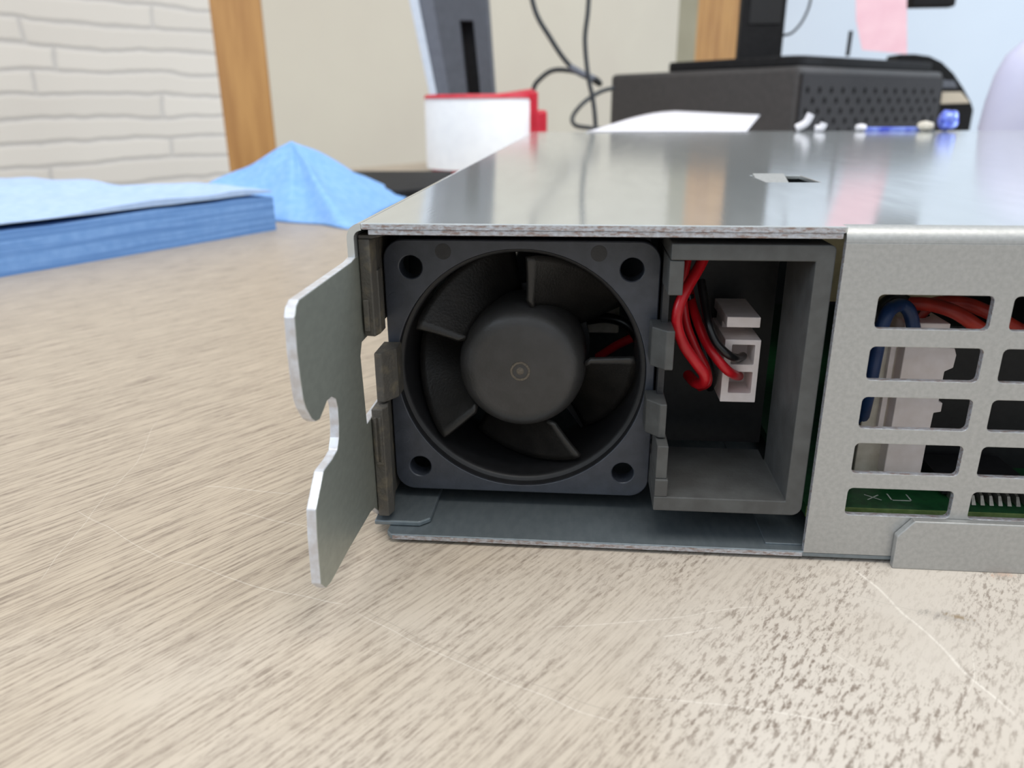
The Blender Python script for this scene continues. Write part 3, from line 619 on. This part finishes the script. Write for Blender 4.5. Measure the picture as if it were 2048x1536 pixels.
slot = [gp(p) for p in [(920, 42), (936, 195), (962, 195), (947, 42)]]
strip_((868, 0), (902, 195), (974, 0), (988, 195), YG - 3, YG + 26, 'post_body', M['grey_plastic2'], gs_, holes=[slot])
bm = B(); poly(bm, [gp(p) for p in [(915, 36), (932, 200), (968, 200), (952, 36)]], 'y', YG + 10, YG + 14); mk('slot_back', bm, M['pc_black'], gs_)

# cables
def cable(pxs, r, label, Y=None, m=M['cable']):
    bm = B(); tube(bm, [at((x, y), 1, Y) for x, y, Y in pxs], r, 10, 10); o = mk('cable', bm, m, None, smooth=60); return tag(o, label, 'cable')
def ctab(px): q = at(px, 2, TZ + 3); return (px[0], px[1], q.y)
YC = 560
YF = rc.y + 75
cable([(1020, -700, YF), (1040, -300, YF), (1058, -60, YF), (1070, 20, YF), (1100, 75, YF), (1130, 120, YF), (1160, 148, YF), (1192, 158, YF), (1198, 168, YF + 6), (1160, 146, YF + 10), (1110, 140, YF + 12), (1080, 158, YF + 12), (1066, 182, YF + 12), (1062, 240, YF + 12), (1058, 320, YF + 12)], 2.6, 'thick dark cable sweeping down from the top to a knot beside the white roll')
bm = B(); tube(bm, [at((1140, 134), 1, YF - 5), at((1165, 148), 1, YF - 6), at((1188, 158), 1, YF - 5)], 3.6, 10, 6); tag(mk('cable_sleeve', bm, M['grey_plastic'], None, smooth=60), 'short grey sleeve where the dark cables cross beside the white roll', 'cable sleeve')
YC = rc.y + 30
cable([(1196, -700, YC - 6), (1190, -300, YC - 6), (1180, -60, YC - 6), (1176, 20, YC - 6), (1170, 80, YC - 6), (1176, 150, YC - 6), (1186, 200, YC - 6), (1191, 250, YC - 6), (1192, 320, YC - 6)], 2.3, 'dark cable hanging straight down left of the computer')
cable([(1226, 176, YC + 60), (1200, 184, YC + 40), (1168, 205, YC + 10), (1146, 232, YC + 2), (1150, 250, YC - 4), (1180, 256, YC - 8), (1230, 262, YC - 8), (1280, 280, YC - 4)], 2.2, 'dark cable looping out of the left end of the computer')

# small computer lying flat, corner towards the camera
Yk = 740; C0 = at((1602, 131), 1, Yk); PZ = C0.z
Cl = at((1221, 149), 2, PZ); dv = Vector((Cl.x - C0.x, Cl.y - C0.y, 0)); ll = dv.length; du = dv / ll; dp = Vector((-du.y, du.x, 0))
if dp.x < 0: dp = -dp
dr = ray((1888, 150)); k = None
# length of the right face: where the ray at px 1888 crosses the face's plane
den = dr.x * dp.y - dr.y * dp.x; tt = ((C0.x - CAM.x) * dp.y - (C0.y - CAM.y) * dp.x) / den; hit = CAM + dr * tt; rl = (hit - Vector((C0.x, C0.y, hit.z))).length
pc = thing('desktop_computer', (C0.x + (du.x * ll + dp.x * rl) / 2, C0.y + (du.y * ll + dp.y * rl) / 2, TZ), 'charcoal desktop computer lying flat with a perforated end, behind the chassis', 'computer')
def pq(u, v, z): return (C0.x + du.x * u + dp.x * v, C0.y + du.y * u + dp.y * v, z)
bm = B(); hull8(bm, [pq(0, 0, TZ), pq(ll, 0, TZ), pq(ll, rl, TZ), pq(0, rl, TZ)], [pq(0, 0, PZ), pq(ll, 0, PZ), pq(ll, rl, PZ), pq(0, rl, PZ)]); mk('case', bm, M['pc'], pc, bevel=5, segs=2)
# perforated panel on the right face
bm = B(); hullp = lambda u, v0, v1, z0, z1, d: hull8(bm, [pq(u, v0, z0), pq(u, v1, z0), pq(u, v1, z1), pq(u, v0, z1)], [pq(u - d, v0, z0), pq(u - d, v1, z0), pq(u - d, v1, z1), pq(u - d, v0, z1)])
hullp(0, 3, rl - 3, TZ + 3, PZ - 7, .6); mk('vent_backing', bm, M['pc_black'], pc)
def hexgrid():
    bm = B(); hl = []; step = rl * .072; k = 0; z = TZ + 14; hr = 3.7
    while z < PZ - 16:
        v = 13 + (step / 2 if k % 2 else 0)
        while v < rl - 13: hl.append([(v + hr * math.cos(math.radians(60 * a + 30)), z + hr * math.sin(math.radians(60 * a + 30))) for a in range(6)]); v += step
        z += 10.2; k += 1
    poly(bm, [(3, TZ + 3), (rl - 3, TZ + 3), (rl - 3, PZ - 7), (3, PZ - 7)], 'y', 0, 1.4, holes=hl)
    for v in bm.verts:
        a, d, z = v.co; v.co = Vector(pq(-.6 - d, a, z))
    return bm
mk('vent_panel', hexgrid(), mat('dark_vent_panel_paint', rgb(46, 45, 48), .6, 0, rgb(40, 39, 42), 200, spec=.3), pc)
# monitor standing on the computer
mn = thing('monitor', pq(ll * .3, rl * .6, PZ), 'black monitor foot and neck standing on top of the desktop computer', 'monitor')
ORG[mn.name] = Vector(pq(ll * .3, rl * .6, PZ))

def mq(px, Y): q = at(px, 1, Y); return q.x
def uof(px, v):   # where the line v = const on the computer's top is seen at column px
    d = ray((px, 128)); o = Vector(pq(0, v, 0)) - CAM; den = d.x * du.y - d.y * du.x
    t_ = (o.x * du.y - o.y * du.x) / den; h_ = CAM + d * t_; return (Vector((h_.x, h_.y, 0)) - Vector((pq(0, v, 0)[0], pq(0, v, 0)[1], 0))).dot(du)
ub = uof(1334, 14); bt = PZ + 10.5
bm = B(); poly(bm, rrect(8, ub, 8, rl - 6, 16), 'z', PZ + .1, bt)
for v in bm.verts: q = pq(v.co.x, v.co.y, v.co.z); v.co = Vector(q)
mk('monitor_base', bm, M['pc_black'], mn, bevel=2)
xa, xb = mq((1482, 50), C0.y + 70), mq((1570, 50), C0.y + 70); bz = bt
bm = B(); box(bm, xa, xb, C0.y + 70, C0.y + 90, bz - 1, 400); mk('monitor_neck', bm, M['pc_black'], mn, bevel=2)
bm = B(); box(bm, xa + 8, xb - 5, C0.y + 68.6, C0.y + 70.2, at((1530, 48), 1, C0.y + 70).z, 390); mk('neck_recess', bm, M['dark'], mn, bevel=.5)
sp0 = at((1700, -60), 1, C0.y + 72).z
bm = B(); box(bm, xa - 190, xb + 190, C0.y + 40, C0.y + 70, 270, 520); mk('screen', bm, M['pc_black'], mn, bevel=4)
bm = B(); a_, b_ = at((1822, -8), 1, C0.y + 55), at((1907, 14), 1, C0.y + 55); box(bm, a_.x, b_.x, C0.y + 50, C0.y + 66, b_.z, 271); mk('control_bar', bm, M['pc_black'], mn, bevel=2)
# pink sheet hanging from the screen
bm = B(); Yp = C0.y + 38; c_ = [at(p, 1, Yp) for p in [(1706, -330), (1812, -330), (1814, 108), (1724, 100), (1712, 40)]]
v_ = [bm.verts.new(p) for p in c_]; bm.faces.new(v_); tag(mk('paper_note', bm, M['pink'], None, solid=.4), 'pink paper note hanging in front of the monitor, over the pale wall', 'note')
cable([(1600, -330, C0.y + 66), (1618, -160, C0.y + 66), (1622, -60, C0.y + 66), (1621, 0, C0.y + 66), (1606, 40, C0.y + 66), (1586, 64, C0.y + 68), (1571, 70, C0.y + 74), (1564, 70, C0.y + 80)], 1.3, 'thin dark cable curving into the right side of the monitor neck')
bm = B(); tube(bm, [at((1695, 112), 1, C0.y + 60), at((1702, 62), 1, C0.y + 60)], 2.2, 10, 4); tag(mk('antenna', bm, M['cable'], None, smooth=50), 'short dark upright rod on the monitor foot beside the pink note', 'antenna')

# curved black object behind the computer's right end
Yd = C0.y + dp.y * rl + 75
hd = thing('desk_caddy', (at((1890, 200), 1, Yd).x, Yd + 20, TZ), 'black round-shouldered desk caddy behind the right end of the computer', 'caddy')
bm = B(); prf = [at(p, 1, Yd) for p in [(1830, 108), (1860, 112), (1885, 124), (1908, 146), (1928, 176), (1944, 206), (1948, 220)]]
out = [(p.x, p.z) for p in prf]; lowz = TZ
body = out + [(out[-1][0], lowz), (out[0][0] - 20, lowz), (out[0][0] - 20, out[0][1])]
poly(bm, body, 'y', Yd, Yd + 45); mk('caddy_body', bm, M['pc_black'], hd, bevel=2)
bm = B(); poly(bm, [(p.x, p.z) for p in [at(q, 1, Yd) for q in [(1884, 184), (1922, 184), (1940, 206), (1880, 208)]]], 'y', Yd - 1.5, Yd + 1); mk('beige_panel', bm, M['beige'], hd, bevel=.5)
bm = B(); poly(bm, [(p.x, p.z) for p in [at(q, 1, Yd) for q in [(1886, 160), (1908, 162), (1914, 176), (1884, 176)]]], 'y', Yd - 1.5, Yd + 1); mk('grey_panel', bm, M['grey_plastic'], hd, bevel=.5)

# odds and ends lying along the far end of the chassis cover
def lidpt(px): q = at(px, 2, ZT); return q
def blob(name, px, rx, rz, m, label, cat, Y=352):
    bm = B(); p = at(px, 1, Y); bmesh.ops.create_icosphere(bm, subdivisions=3, radius=1)
    for v in bm.verts:
        k = 1 + .22 * noise.noise(v.co * 1.7 + Vector((px[0], 0, 0))); v.co = Vector((p.x + v.co.x * rx * k, Y + v.co.y * rx * k, ZT + rz + v.co.z * rz * k))
    zmin = min(v.co.z for v in bm.verts)
    for v in bm.verts: v.co.z += ZT - zmin + .02
    return tag(mk(name, bm, m, None, smooth=80), label, cat)
def stub(px0, px1, r, m, label, name='cable_tie', Y=345):
    bm = B(); a = at(px0, 1, Y); b_ = at(px1, 1, Y); a.z = max(a.z, ZT + r); mid = (a + b_) / 2 + Vector((1.2, 0, -1)); tube(bm, [a, mid, b_], r, 10, 8); return tag(mk(name, bm, m, None, smooth=60), label, 'tie')
stub((1592, 262), (1622, 228), 2.0, M['paper'], 'taller of two white curled tie ends on the far edge of the cover')
stub((1630, 262), (1648, 246), 1.8, M['paper'], 'shorter white tie end beside the taller one on the cover')
blob('foam_crumb', (1722, 252), 3.0, 2.0, M['paper'], 'small white crumb on the cover, nearest the blue ribbon', 'crumb')
blob('foam_crumb', (1852, 252), 4.4, 2.6, M['ivory'], 'cream crumb on the cover left of the shiny blue ball', 'crumb')
bm = B(); a_ = at((1728, 256), 1, 356); b_ = at((1838, 256), 1, 356); box(bm, a_.x, b_.x, 354, 357, ZT, ZT + 2.2); tag(mk('ribbon', bm, M['blue_film'], None, bevel=.5), 'thin blue ribbon strip along the far edge of the cover', 'ribbon')
blob('foil_ball', (1897, 235), 5.2, 5.6, M['blue_film'], 'shiny crumpled blue foil ball at the far edge of the cover', 'foil ball')
# white sheet
bm = B(); NU, NV = 24, 6; g = []
for i in range(NU + 1):
    u = i / NU; fx = 1172 + (1493 - 1172) * u; bx = 1180 + (1520 - 1180) * u
    by = 262 - 40 * math.sin(min(1, u * 1.9) * math.pi / 2) ** 1.1 + (8 * max(0, u - .5) / .5); row = []
    p = at((fx, 263), 2, ZT + .4); p.y = min(p.y, 358); dz_ = ray((bx, by)); q = at((bx, by), 1, p.y + 25 + 265 * min(1, u * 2.2))
    for j in range(NV + 1):
        v = j / NV; r_ = p.lerp(q, v); r_.z = p.z + (q.z - p.z) * (v ** 1.0); row.append(bm.verts.new(r_))
    g.append(row)
for i in range(NU):
    for j in range(NV): bm.faces.new((g[i][j], g[i + 1][j], g[i + 1][j + 1], g[i][j + 1]))
tag(mk('paper_sheet', bm, M['paper'], None, smooth=60, solid=.4), 'white sheet of paper curling up at the far end of the chassis cover', 'paper')
# translucent pale lilac bag / bottle at the right edge
YL = 480; c0 = at((2075, 260), 1, YL); bm = B()
prof = []
for py, hw in [(300, 112), (262, 118), (200, 116), (150, 108), (110, 92), (80, 62), (60, 34), (50, 12)]:
    p = at((2075, py), 1, YL); q = at((2075 - hw, py), 1, YL); prof.append((p.x - q.x, p.z))
bmx = [(r_, z) for r_, z in prof]; bmx = [(bmx[0][0], TZ)] + bmx; bmx = [(0, TZ)] + bmx + [(0, bmx[-1][1] + 1)]
lathe(bm, [(r_, z) for r_, z in bmx], (c0.x, YL, 0), 'z', 48)
for v in bm.verts:
    k = 1 + .05 * noise.noise(Vector((v.co.x * .03, v.co.y * .03, v.co.z * .02))); v.co.x = c0.x + (v.co.x - c0.x) * k; v.co.y = YL + (v.co.y - YL) * k * .6
tag(mk('plastic_bag', bm, M['lilac'], None, smooth=70), 'pale lilac plastic bag standing at the right edge behind the chassis', 'bag')
